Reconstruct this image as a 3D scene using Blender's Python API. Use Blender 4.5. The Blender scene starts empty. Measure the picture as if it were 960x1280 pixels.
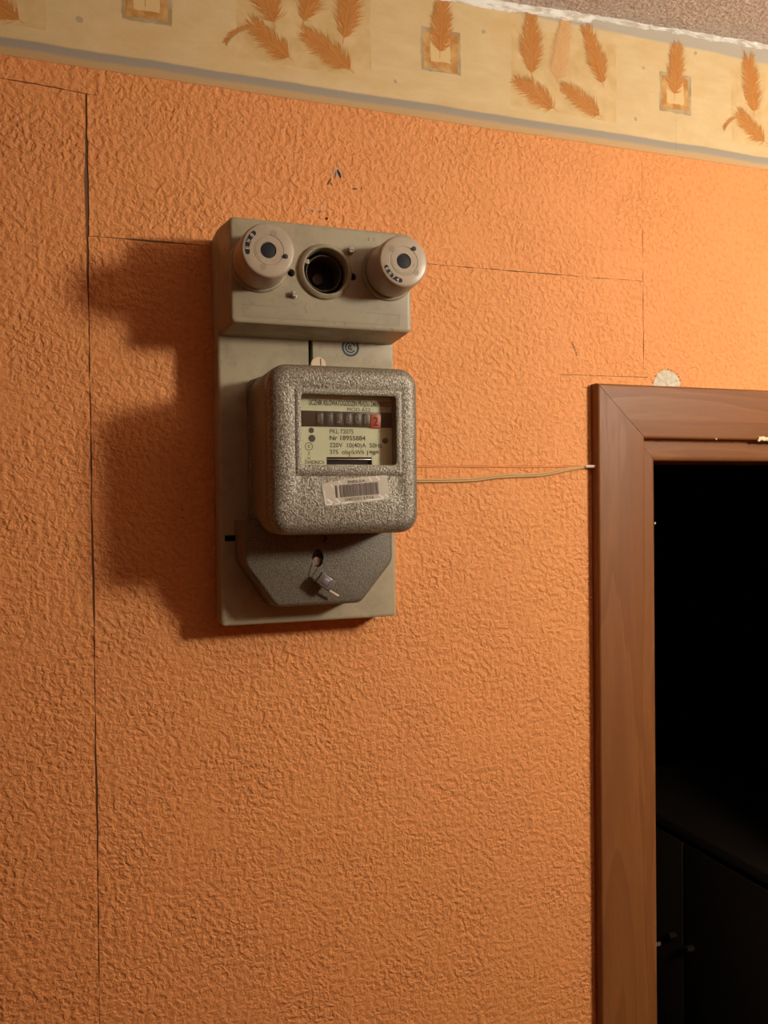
import bpy, bmesh, math, random
from mathutils import Vector, Matrix
C = bpy.context.scene.collection
S = bpy.context.scene
PI = math.pi
ZC = 1.85            # height of the viewpoint above the floor; heights below are given relative to it
def W(x, d, z):      # d = how far a point stands out from the wall face (wall face is y = 0)
    return Vector((x, -d, z + ZC))

# ------------------------------------------------------------------ camera
cam_data = bpy.data.cameras.new('camera'); cam = bpy.data.objects.new('camera', cam_data); C.objects.link(cam)
r_ = Vector((0.944047, -0.329635, -0.010769)); u_ = Vector((0.01454, 0.008976, 0.999854)); f_ = Vector((0.32949, 0.944066, -0.013267))
cam.matrix_world = Matrix(((r_.x, u_.x, -f_.x, 0), (r_.y, u_.y, -f_.y, -1.0), (r_.z, u_.z, -f_.z, ZC), (0, 0, 0, 1)))
cam_data.sensor_fit = 'VERTICAL'; cam_data.sensor_height = 24.0; cam_data.lens = 24.0 * 1049.52 / 1280.0
cam_data.clip_start = 0.02
S.camera = cam
# ------------------------------------------------------------------ world, lamp light, exposure
wd = bpy.data.worlds.new('world'); S.world = wd; wd.use_nodes = True
wd.node_tree.nodes['Background'].inputs[0].default_value = (0.010, 0.008, 0.006, 1)
S.view_settings.view_transform = 'Standard'; S.view_settings.look = 'None'
S.view_settings.gamma = 1.0; S.view_settings.use_curve_mapping = False
S.view_settings.exposure = 0.0
LAMP = (1.19, 1.07, 0.37)      # x, d, z of the globe lamp in the hallway
LAMP_R = 0.10
LAMP_STRENGTH = 152.0
LAMP_COLOR = (1.0, 0.93, 0.79)

# ------------------------------------------------------------------ helpers
def shade(me, ang=35):
    bm = bmesh.new(); bm.from_mesh(me)
    bmesh.ops.recalc_face_normals(bm, faces=bm.faces)
    lim = math.radians(ang)
    for f in bm.faces: f.smooth = True
    for e in bm.edges:
        e.smooth = not (len(e.link_faces) == 2 and e.calc_face_angle(0) > lim)
    bm.to_mesh(me); bm.free()
class MB:
    def __init__(s): s.v = []; s.f = []; s.c = []
    def add(s, vs, fs, col=None):
        o = len(s.v); s.v += [tuple(p) for p in vs]; s.f += [tuple(i + o for i in f) for f in fs]
        s.c += [col if col is not None else 1.0] * len(vs); return s
    def box(s, x0, x1, d0, d1, z0, z1):
        vs = [(x, d, z) for x in (x0, x1) for d in (d0, d1) for z in (z0, z1)]
        return s.add(vs, [(0,1,3,2),(4,6,7,5),(0,4,5,1),(2,3,7,6),(0,2,6,4),(1,5,7,3)])
    def loft(s, rings, cap0=True, cap1=True, closed=False):
        n = len(rings[0]); vs = [p for r in rings for p in r]; fs = []
        m = len(rings)
        for i in range(m if closed else m - 1):
            a = i * n; b = ((i + 1) % m) * n
            for k in range(n):
                k2 = (k + 1) % n; fs.append((a + k, a + k2, b + k2, b + k))
        if cap0 and not closed: fs.append(tuple(range(n)))
        if cap1 and not closed: fs.append(tuple(range((m-1)*n, m*n))[::-1])
        return s.add(vs, fs)
    def prism(s, poly, d0, d1):
        return s.loft([[(x, d0, z) for x, z in poly], [(x, d1, z) for x, z in poly]])
    def lathe(s, cx, cz, prof, n=40, cap0=True, cap1=True):
        return s.loft([[(cx + r*math.cos(2*PI*k/n), d, cz + r*math.sin(2*PI*k/n)) for k in range(n)] for r, d in prof], cap0, cap1)
    def tube(s, pts, r, n=8, rs=None):
        P = [Vector(p) for p in pts]; rings = []
        for i, p in enumerate(P):
            t = (P[min(i+1, len(P)-1)] - P[max(i-1, 0)]).normalized()
            a = Vector((0, 1, 0)) if abs(t.y) < .9 else Vector((0, 0, 1))
            b = t.cross(a).normalized(); c = t.cross(b)
            rr = rs[i] if rs else r
            rings.append([tuple(p + b*rr*math.cos(2*PI*k/n) + c*rr*math.sin(2*PI*k/n)) for k in range(n)])
        return s.loft(rings)
def root_loc(o):
    l = Vector((0, 0, 0))
    while o: l += o.location; o = o.parent
    return l
def build(name, mb, mat, parent=None, smooth=35, bevel=0, seg=2, colors=False):
    me = bpy.data.meshes.new(name)
    pts = [W(*p) for p in mb.v]
    if parent: org = root_loc(parent)
    else:
        xs = [p.x for p in pts]; ys = [p.y for p in pts]; zs = [p.z for p in pts]
        org = Vector(((min(xs)+max(xs))/2, (min(ys)+max(ys))/2, min(zs)))
    me.from_pydata([p - org for p in pts], [], mb.f); me.update()
    if colors:
        at = me.color_attributes.new('ink', 'FLOAT_COLOR', 'POINT')
        for i, c in enumerate(mb.c): at.data[i].color = (c, c, c, 1)
    if bevel:
        bm = bmesh.new(); bm.from_mesh(me); bmesh.ops.recalc_face_normals(bm, faces=bm.faces)
        es = [e for e in bm.edges if len(e.link_faces) == 2 and e.calc_face_angle(0) > .5]
        bmesh.ops.bevel(bm, geom=es, offset=bevel, segments=seg, affect='EDGES', profile=.5, clamp_overlap=True)
        bm.to_mesh(me); bm.free()
    if smooth: shade(me, smooth)
    me.materials.append(mat)
    o = bpy.data.objects.new(name, me); C.objects.link(o)
    if parent: o.parent = parent
    else: o.location = org
    return o
def thing(name, at, label=None, cat=None, group=None, kind=None):
    o = bpy.data.objects.new(name, None); C.objects.link(o); o.location = W(*at); o.empty_display_size = .05
    return tag(o, label, cat, group, kind)
def tag(o, label=None, cat=None, group=None, kind=None):
    if label: o['label'] = label
    if cat: o['category'] = cat
    if group: o['group'] = group
    if kind: o['kind'] = kind
    return o
def carve(o, *mbs):
    """cut real holes into a mesh, then throw the cutters away"""
    org = root_loc(o); tmp = []
    for mb in mbs:
        me = bpy.data.meshes.new('cut'); me.from_pydata([W(*p) - org for p in mb.v], [], mb.f); shade(me, 35)
        c = bpy.data.objects.new('cut', me); C.objects.link(c); c.location = org; tmp.append(c)
        m = o.modifiers.new('b', 'BOOLEAN'); m.operation = 'DIFFERENCE'; m.solver = 'EXACT'; m.object = c
    dg = bpy.context.evaluated_depsgraph_get(); dg.update()
    me = bpy.data.meshes.new_from_object(o.evaluated_get(dg)); o.modifiers.clear()
    old = o.data; o.data = me; me.name = old.name; bpy.data.meshes.remove(old)
    for c in tmp:
        m = c.data; bpy.data.objects.remove(c); bpy.data.meshes.remove(m)
    shade(o.data, 35)
    return o
def rrect(x0, x1, z0, z1, r, d, n=6):
    out = []
    for cx, cz, a0 in ((x1-r, z1-r, 0), (x0+r, z1-r, 90), (x0+r, z0+r, 180), (x1-r, z0+r, 270)):
        for k in range(n + 1):
            a = math.radians(a0 + 90*k/n); out.append((cx + r*math.cos(a), d, cz + r*math.sin(a)))
    return out
def circ(cx, cz, r, d, n):
    # starts on the same diagonal order as rrect
    return [(cx + r*math.cos(2*PI*k/n), d, cz + r*math.sin(2*PI*k/n)) for k in range(n)]
_txt = {}
def text_mb(mb, s, x, z, d, h, w=None, rot=0, bold=0.0):
    """lettering as flat outlines: left end x, baseline z, capital height h, total width w"""
    cu = bpy.data.curves.new('t', 'FONT'); cu.body = s; cu.size = 1; cu.offset = bold
    o = bpy.data.objects.new('t', cu); C.objects.link(o)
    dg = bpy.context.evaluated_depsgraph_get(); dg.update()
    me = bpy.data.meshes.new_from_object(o.evaluated_get(dg))
    vs = [v.co.copy() for v in me.vertices]; fs = [tuple(p.vertices) for p in me.polygons]
    bpy.data.objects.remove(o); bpy.data.curves.remove(cu); bpy.data.meshes.remove(me)
    if not vs: return
    x0 = min(v.x for v in vs); x1 = max(v.x for v in vs)
    sz = h / 0.69; sx = (w / (x1 - x0)) if w else sz
    ca, sa = math.cos(rot), math.sin(rot); out = []
    for v in vs:
        a = (v.x - x0) * sx; b = v.y * sz
        out.append((x + a*ca - b*sa, d, z + a*sa + b*ca))
    mb.add(out, fs)

# ------------------------------------------------------------------ materials
def mat(name, color, rough=.6, metal=0, spec=.5, coat=0):
    m = bpy.data.materials.new(name); m.use_nodes = True
    b = m.node_tree.nodes['Principled BSDF']
    b.inputs['Base Color'].default_value = (*color, 1); b.inputs['Roughness'].default_value = rough
    b.inputs['Metallic'].default_value = metal; b.inputs['Specular IOR Level'].default_value = spec
    b.inputs['Coat Weight'].default_value = coat; b.inputs['Coat Roughness'].default_value = .3
    return m
class N:
    def __init__(s, m): s.t = m.node_tree; s.b = s.t.nodes['Principled BSDF']
    def n(s, ty, **kw):
        x = s.t.nodes.new(ty)
        for k, v in kw.items():
            if k[0] == '_': setattr(x, k[1:], v)
            else: x.inputs[k.replace('_', ' ')].default_value = v
        return x
    def l(s, a, b): s.t.links.new(a, b)
    def pos(s, scale=(1, 1, 1), loc=(0,0,0)):
        g = s.n('ShaderNodeNewGeometry'); mp = s.n('ShaderNodeMapping'); mp.inputs['Scale'].default_value = scale
        mp.inputs['Location'].default_value = loc
        s.l(g.outputs['Position'], mp.inputs['Vector']); return mp.outputs[0]
    def noise(s, scale, detail=4, rough=.5, dist=0, vec=None):
        x = s.n('ShaderNodeTexNoise', Scale=scale, Detail=detail, Roughness=rough, Distortion=dist)
        s.l(vec or s.pos(), x.inputs['Vector']); return x.outputs['Fac']
    def vor(s, scale, feature='F1', vec=None, out='Distance'):
        x = s.n('ShaderNodeTexVoronoi', Scale=scale); x.feature = feature
        s.l(vec or s.pos(), x.inputs['Vector']); return x.outputs[out]
    def ramp(s, fac, stops, interp='LINEAR'):
        x = s.n('ShaderNodeValToRGB'); e = x.color_ramp.elements; x.color_ramp.interpolation = interp
        while len(e) < len(stops): e.new(.5)
        for i, (p, c) in enumerate(stops):
            e[i].position = p; e[i].color = (c, c, c, 1) if not hasattr(c, '__len__') else (*c, 1)
        s.l(fac, x.inputs[0]); return x.outputs[0]
    def mix(s, fac, a, b, mode='MIX'):
        x = s.n('ShaderNodeMix'); x.data_type = 'RGBA'; x.blend_type = mode
        for v, i in ((fac, 0), (a, 6), (b, 7)):
            if hasattr(v, 'is_linked'): s.l(v, x.inputs[i])
            elif hasattr(v, '__len__'): x.inputs[i].default_value = (*v, 1)
            else: x.inputs[i].default_value = v if i == 0 else (v, v, v, 1)
        return x.outputs[2]
    def math(s, op, a, b=0.0, c=None):
        x = s.n('ShaderNodeMath'); x.operation = op
        for i, v in enumerate((a, b) if c is None else (a, b, c)):
            if hasattr(v, 'is_linked'): s.l(v, x.inputs[i])
            else: x.inputs[i].default_value = v
        return x.outputs[0]
    def bump(s, h, dist=.001, strength=1.0, prev=None):
        x = s.n('ShaderNodeBump', Strength=strength, Distance=dist); s.l(h, x.inputs['Height'])
        if prev: s.l(prev, x.inputs['Normal'])
        return x.outputs[0]
    def color(s, c): s.l(c, s.b.inputs['Base Color'])
    def rough(s, c): s.l(c, s.b.inputs['Roughness'])
    def normal(s, c): s.l(c, s.b.inputs['Normal'])

def wallpaper(name, base, dark, amp=.0016):
    m = mat(name, base, .62, spec=.35); n = N(m)
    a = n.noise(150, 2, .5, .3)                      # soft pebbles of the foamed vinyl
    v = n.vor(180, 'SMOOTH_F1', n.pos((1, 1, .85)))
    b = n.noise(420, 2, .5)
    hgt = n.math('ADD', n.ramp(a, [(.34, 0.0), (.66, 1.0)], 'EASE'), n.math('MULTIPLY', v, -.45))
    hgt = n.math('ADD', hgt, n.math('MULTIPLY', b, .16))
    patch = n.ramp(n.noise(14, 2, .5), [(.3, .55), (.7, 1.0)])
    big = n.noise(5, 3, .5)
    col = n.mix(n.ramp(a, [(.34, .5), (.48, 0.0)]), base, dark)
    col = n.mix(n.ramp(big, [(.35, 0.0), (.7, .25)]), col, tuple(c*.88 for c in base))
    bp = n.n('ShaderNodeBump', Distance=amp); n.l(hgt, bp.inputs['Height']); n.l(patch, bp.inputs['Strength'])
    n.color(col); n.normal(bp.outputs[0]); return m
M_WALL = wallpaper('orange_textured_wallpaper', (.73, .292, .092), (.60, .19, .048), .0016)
M_WALL2 = wallpaper('bounce_cut_wallpaper', (.30, .11, .035), (.25, .085, .025), .002)  # for unseen hallway walls, darkened to cut bounce into the shadows
M_SUB = mat('old_wall_plaster', (.16, .075, .035), .9)
M_PLASTER = mat('bare_plaster', (.50, .47, .38), .95)
_n = N(M_PLASTER); _n.color(_n.ramp(_n.noise(150, 4, .6), [(.35, (.46, .39, .29)), (.6, (.62, .56, .43))])); _n.normal(_n.bump(_n.noise(350, 4), .0015))
M_CEIL = mat('mauve_ceiling_plaster', (.36, .27, .25), .9)
_n = N(M_CEIL); _a = _n.noise(170, 4, .6, .4); _n.color(_n.ramp(_a, [(.35, (.58, .47, .42)), (.62, (.80, .68, .60))])); _n.normal(_n.bump(_a, .006, 1.0))
M_CAULK = mat('white_ceiling_filler', (.74, .70, .62), .7)
_n = N(M_CAULK); _a = _n.noise(120, 4, .6, .4, _n.pos((.4, 1, 1.6))); _n.color(_n.ramp(_a, [(.38, (.55, .47, .36)), (.55, (.80, .77, .70))])); _n.normal(_n.bump(_a, .003, .8))

M_BORDER = mat('border_paper', (.66, .46, .22), .6, spec=.3); _n = N(M_BORDER)
_g = _n.n('ShaderNodeNewGeometry'); _s = _n.n('ShaderNodeSeparateXYZ'); _n.l(_g.outputs['Position'], _s.inputs[0])
_w = _n.noise(9, 4, .6, 0, _n.pos((1, 1, .2)))
_zz = _n.math('SUBTRACT', _s.outputs['Z'], ZC + .4875)
_zz = _n.math('ADD', _zz, _n.math('MULTIPLY', _n.math('SUBTRACT', _w, .5), .007))
_t = _n.math('DIVIDE', _zz, .180)
_paper = _n.ramp(_n.noise(60, 4, .6, 0, _n.pos((.35, 1, 1))), [(.3, (.60, .425, .205)), (.7, (.66, .49, .26))])
_blot = _n.ramp(_n.noise(14, 5, .6), [(.5, 0.0), (.7, .5)])
_paper = _n.mix(_blot, _paper, (.60, .38, .15))
_bands = _n.ramp(_t, [(0, (.52, .31, .13)), (.040, (.50, .33, .16)), (.060, (.33, .28, .215)), (.100, (.31, .265, .205)), (.115, (.66, .46, .22))])
_top = _n.ramp(_t, [(.865, 0.0), (.885, 1.0)])
_mid = _n.ramp(_t, [(.104, 0.0), (.116, 1.0)])
_c = _n.mix(_mid, _bands, _paper); _c = _n.mix(_top, _c, (.43, .37, .29))
_n.color(_c)
_n.normal(_n.bump(_n.noise(300, 3), .0004, .5))
def ink(name, c1, c2):
    m = mat(name, c1, .65, spec=.3); n = N(m); at = n.n('ShaderNodeAttribute'); at.attribute_name = 'ink'
    n.color(n.mix(n.math('MULTIPLY', at.outputs['Fac'], 1.0), c1, c2)); return m
M_FEATHER = ink('feather_ink', (.42, .145, .022), (.60, .30, .085))
M_FEATHER_P = ink('pale_feather_ink', (.56, .27, .10), (.64, .40, .17))
M_PANEL = mat('faint_panel_print', (.60, .40, .17), .65); _n = N(M_PANEL); _n.color(_n.ramp(_n.noise(40, 4), [(.35, (.55, .36, .14)), (.65, (.65, .455, .215))]))
M_SQ = mat('grey_square_print', (.42, .31, .17), .65); _n = N(M_SQ); _n.color(_n.ramp(_n.noise(50, 4), [(.4, (.36, .24, .11)), (.62, (.45, .36, .22))]))
M_SQ2 = mat('orange_frame_print', (.50, .24, .055), .65); _n = N(M_SQ2); _n.color(_n.ramp(_n.noise(60, 4), [(.4, (.44, .19, .035)), (.62, (.58, .34, .11))]))
M_SQ3 = mat('pale_centre_print', (.66, .45, .20), .65)
M_SPECK = mat('grey_speck_print', (.42, .32, .19), .7)

def wood(name, axis):
    m = mat(name, (.3, .12, .05), .42, spec=.36); n = N(m)
    sc = (9, 9, .8) if axis == 'z' else (.8, 9, 9)
    vec = n.pos(sc)
    a = n.noise(1.6, 3, .5, .35, vec)
    rings = n.math('FRACT', n.math('MULTIPLY', a, 9.0))
    arch = n.ramp(rings, [(0, 0.0), (.45, .55), (.88, 1.0), (1, 0.0)])
    fine = n.noise(60, 3, .6, 0, n.pos((9, 9, .5) if axis == 'z' else (.5, 9, 9)))
    c = n.mix(arch, (.228, .085, .023), (.180, .062, .015))
    c = n.mix(n.ramp(fine, [(.35, 0.0), (.7, .35)]), c, (.15, .050, .014))
    n.color(c); n.rough(n.ramp(fine, [(.3, .44), (.7, .56)])); return m
M_WOODZ = wood('brown_laminate_upright', 'z'); M_WOODX = wood('brown_laminate_level', 'x')
M_FOAM = mat('dried_foam', (.72, .56, .36), .8)

def bakelite(name, c, rough=.42, dirt=.35):
    m = mat(name, c, rough, spec=.45); n = N(m)
    g = n.noise(28, 5, .65, .3); s = n.noise(160, 3, .6)
    col = n.mix(n.ramp(g, [(.48, 0.0), (.75, dirt)]), c, tuple(x*.45 for x in c))
    col = n.mix(n.ramp(n.noise(70, 4, .7, .5), [(.60, 0.0), (.72, .55)]), col, tuple(x*.4 for x in c))
    col = n.mix(n.ramp(s, [(.60, 0.0), (.75, .35)]), col, tuple(x*.6 for x in c))
    n.color(col); n.rough(n.ramp(g, [(.3, rough-.08), (.7, rough+.15)])); n.normal(n.bump(s, .0003, .3)); return m
M_BOARD = bakelite('grey_cream_board', (.37, .305, .195), .5, .5)
M_BOX = bakelite('grey_beige_bakelite', (.33, .275, .18), .42, .4)
M_CAP = bakelite('pinkish_porcelain_cap', (.39, .305, .215), .33, .35)
M_BLACK = mat('black_plastic_and_shade', (.010, .010, .013), .55, spec=.25)  # black plastic parts, also painted shade inside slots and holes
M_HOLE = mat('hole_shade', (.020, .012, .008), .6)  # near-black stands for shade in the socket, cap gap and small holes
M_DIM = mat('tarnished_brass', (.07, .045, .024), .5, metal=.3)
M_BRASS = mat('dull_metal', (.42, .34, .22), .4, metal=.8)
M_STEEL = mat('screw_steel', (.45, .42, .38), .38, metal=.9)
M_CREAM = mat('cream_plastic', (.66, .50, .34), .5)
M_BLUE = mat('blue_stamp_ink', (.022, .042, .062), .6)
M_MARK = mat('moulded_mark', (.22, .175, .11), .6)
M_PALE = mat('pale_mark', (.62, .55, .42), .6)

M_HAMMER = mat('hammertone_grey_paint', (.3, .27, .21), .38, metal=.25); _n = N(M_HAMMER)
_q = _n.noise(900, 2, .5); _k = _n.noise(560, 2, .55); _m = _n.noise(230, 3, .6)
_n.color(_n.mix(_n.ramp(_k, [(.40, 0.0), (.62, 1.0)]), (.125, .105, .075), (.30, .262, .20)))
_n.normal(_n.bump(_n.math('ADD', _k, _n.math('MULTIPLY', _m, .5)), .0011, .65))
_n.rough(_n.ramp(_q, [(.3, .30), (.7, .46)]))
M_HAMMER2 = mat('fine_hammertone_paint', (.2, .17, .13), .5, metal=.15); _n = N(M_HAMMER2)
_k = _n.noise(560, 2, .5); _n.color(_n.mix(_n.ramp(_k, [(.38, 0.0), (.62, 1.0)]), (.105, .088, .062), (.175, .150, .112)))
_n.normal(_n.bump(_k, .0008, .6))
M_PLATE = mat('nameplate_enamel', (.66, .66, .46), .45)
M_INK = mat('nameplate_ink', (.07, .065, .045), .6)
M_INK2 = mat('grey_plate_ink', (.085, .08, .055), .6)
M_BAND = mat('counter_brown_plastic', (.075, .055, .04), .35)
M_DRUM = mat('counter_drum', (.066, .048, .035), .4)
M_NUM = mat('faded_numerals', (.17, .135, .10), .6)
M_RED = mat('red_counter_frame', (.52, .085, .035), .4)
M_NUMR = mat('numeral_on_red', (.12, .012, .008), .5)
M_DISC = mat('aluminium_disc', (.6, .56, .54), .3, metal=.7)
M_GLASS = bpy.data.materials.new('window_glass'); M_GLASS.use_nodes = True
_t = M_GLASS.node_tree; _t.nodes.remove(_t.nodes['Principled BSDF'])
_tr = _t.nodes.new('ShaderNodeBsdfTransparent'); _tr.inputs[0].default_value = (.96, .96, .94, 1)
_gl = _t.nodes.new('ShaderNodeBsdfGlossy'); _gl.inputs['Roughness'].default_value = .06
_lw = _t.nodes.new('ShaderNodeLayerWeight'); _lw.inputs[0].default_value = .12; _fr = _t.nodes.new('ShaderNodeMath'); _fr.operation = 'MULTIPLY_ADD'; _t.links.new(_lw.outputs['Facing'], _fr.inputs[0]); _fr.inputs[1].default_value = .5; _fr.inputs[2].default_value = .02
_mx = _t.nodes.new('ShaderNodeMixShader'); _t.links.new(_fr.outputs[0], _mx.inputs[0]); _t.links.new(_tr.outputs[0], _mx.inputs[1]); _t.links.new(_gl.outputs[0], _mx.inputs[2])
_t.links.new(_mx.outputs[0], _t.nodes['Material Output'].inputs[0])
M_LABEL = mat('silvery_sticker', (.52, .47, .38), .35, metal=.15)
M_LABEL_W = mat('white_sticker_glare', (.80, .77, .70), .35)
M_BAR = mat('brown_bar_ink', (.12, .085, .07), .5)
M_CORD = mat('yellowed_cord', (.50, .31, .12), .5)
M_CORDEND = mat('white_cord_end', (.75, .62, .48), .5)
M_ORANGE = mat('orange_painted_wire', (.70, .24, .062), .6)
M_TAG = mat('smoky_seal_plastic', (.12, .10, .085), .3, spec=.5)
M_TAG2 = mat('seal_plate_metal', (.20, .175, .19), .4, metal=.4)
M_DARK = mat('unlit_room_dark', (.030, .022, .016), .8)  # near-black colour stands in for the room being unlit
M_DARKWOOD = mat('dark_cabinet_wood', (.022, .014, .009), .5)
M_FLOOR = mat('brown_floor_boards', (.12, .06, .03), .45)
_n = N(M_FLOOR); _n.color(_n.ramp(_n.noise(6, 4, .6, 0, _n.pos((1, 9, 1))), [(.3, (.09, .045, .02)), (.7, (.15, .08, .04))]))

# ------------------------------------------------------------------ setting: rooms
random.seed(4)
DX0, DX1, DTOP = .731, 1.580, .0800           # rough opening in the wall
XL, XR, YB = -1.3, 2.7, 2.5                    # hallway: left wall, right wall, distance of the wall behind the camera
FL = -ZC
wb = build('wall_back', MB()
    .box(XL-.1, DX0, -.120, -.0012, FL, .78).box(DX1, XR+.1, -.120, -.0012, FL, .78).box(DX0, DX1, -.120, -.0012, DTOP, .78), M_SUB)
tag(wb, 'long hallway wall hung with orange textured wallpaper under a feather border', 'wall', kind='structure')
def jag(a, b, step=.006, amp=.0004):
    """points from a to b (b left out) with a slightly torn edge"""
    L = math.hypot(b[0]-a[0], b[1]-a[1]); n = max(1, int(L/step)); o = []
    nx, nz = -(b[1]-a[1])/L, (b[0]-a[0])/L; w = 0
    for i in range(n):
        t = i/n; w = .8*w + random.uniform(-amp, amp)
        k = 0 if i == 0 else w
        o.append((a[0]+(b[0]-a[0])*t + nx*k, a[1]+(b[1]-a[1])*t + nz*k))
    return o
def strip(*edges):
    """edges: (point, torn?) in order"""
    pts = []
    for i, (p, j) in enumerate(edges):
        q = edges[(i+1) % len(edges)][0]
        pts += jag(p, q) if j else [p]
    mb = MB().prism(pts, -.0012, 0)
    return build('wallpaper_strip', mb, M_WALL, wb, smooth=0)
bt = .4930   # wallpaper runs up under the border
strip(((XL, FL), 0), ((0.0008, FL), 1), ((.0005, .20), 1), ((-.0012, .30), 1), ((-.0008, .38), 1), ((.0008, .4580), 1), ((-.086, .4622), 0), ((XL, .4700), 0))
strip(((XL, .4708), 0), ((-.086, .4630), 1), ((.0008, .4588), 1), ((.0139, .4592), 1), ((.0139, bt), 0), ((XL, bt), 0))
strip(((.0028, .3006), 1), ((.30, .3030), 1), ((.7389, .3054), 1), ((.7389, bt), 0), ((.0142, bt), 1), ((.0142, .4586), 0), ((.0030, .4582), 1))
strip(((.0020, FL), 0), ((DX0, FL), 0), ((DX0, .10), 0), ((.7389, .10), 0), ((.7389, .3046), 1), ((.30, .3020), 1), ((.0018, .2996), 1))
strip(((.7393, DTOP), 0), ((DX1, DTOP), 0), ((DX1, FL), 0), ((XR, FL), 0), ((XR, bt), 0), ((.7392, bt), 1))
# slits and scars in the paper
def scar(name, pts, m, d0=-.0006, d1=.0003):
    return build(name, MB().prism(pts, d0, d1), m, wb, smooth=0)
def blob(cx, cz, rx, rz, n=12, jit=.3, rot=0):
    o = []
    for k in range(n):
        a = 2*PI*k/n; r = 1 + random.uniform(-jit, jit); x, z = rx*r*math.cos(a), rz*r*math.sin(a)
        o.append((cx + x*math.cos(rot) - z*math.sin(rot), cz + x*math.sin(rot) + z*math.cos(rot)))
    return o
def slit(pts, w):
    up = [(x, z + w*random.uniform(.3, .7)) for x, z in pts]; dn = [(x, z - w*random.uniform(.3, .7)) for x, z in pts][::-1]
    return up + dn
scar('paper_slit', slit([(.604 + .0095*k, .1692 + .0001*k) for k in range(16)], .0007), M_SUB, d1=.00012)
scar('paper_slit', slit([(.392 + .009*k, .0447 + random.uniform(-.0002, .0002)) for k in range(29)], .0006), M_SUB, d1=.00012)
scar('torn_spot', blob(.2935, .4050, .0048, .0066, rot=.3), mat('torn_paper_backing', (.52, .31, .19), .85), d1=.0003)
scar('torn_hole', blob(.2950, .4040, .0016, .0058, rot=.45, jit=.2), M_BLACK, d1=.0005)
scar('torn_hole', blob(.2905, .4030, .0007, .0038, rot=-.1, jit=.2), M_SUB, d1=.0005)
scar('torn_hole', blob(.2822, .3930, .0012, .0052, rot=-.5, jit=.3), M_SUB, d1=.0004)
scar('torn_hole', blob(.2850, .3905, .0007, .0025, rot=.5, jit=.2), M_SUB, d1=.0004)
scar('torn_hole', blob(.3150, .3878, .0032, .0010, rot=.1, jit=.3), M_SUB, d1=.0004)
scar('torn_hole', blob(.3235, .3895, .0007, .0022, jit=.3), M_SUB, d1=.0004)
for k in range(7):
    t = k/6; scar('torn_hole', blob(.6235+.0075*t, .2135-.0165*t, .0009, .0017, 7, .35, -.5), M_SUB, d1=.0004)
M_PINK = mat('scraped_paper', (.74, .36, .17), .8)
for k in range(16):
    scar('scraped_fleck', blob(.262 + random.gauss(.006, .010), .352 + random.gauss(0, .006), random.uniform(.0008, .002), random.uniform(.001, .0028), 7, .35, random.uniform(-.6, .6)), M_PINK, d1=.0004)
pp = [(.7540, .150)] + [(.7785 + .0235*math.cos(a)*random.uniform(.94, 1.06), .158 + .0245*math.sin(a)*random.uniform(.94, 1.04)) for a in [PI - PI*k/18 for k in range(19)]] + [(.802, .150)]
scar('bare_plaster_patch', pp, M_PLASTER, d1=.0005)
for a in [PI - PI*k/15 for k in range(16)]:
    if random.random() < .75:
        scar('chip', blob(.7785 + .0250*math.cos(a), .158 + .0257*math.sin(a), random.uniform(.0007, .0020), random.uniform(.0006, .0012), 7, .35, a + PI/2), M_SUB, d1=.0006)

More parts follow.
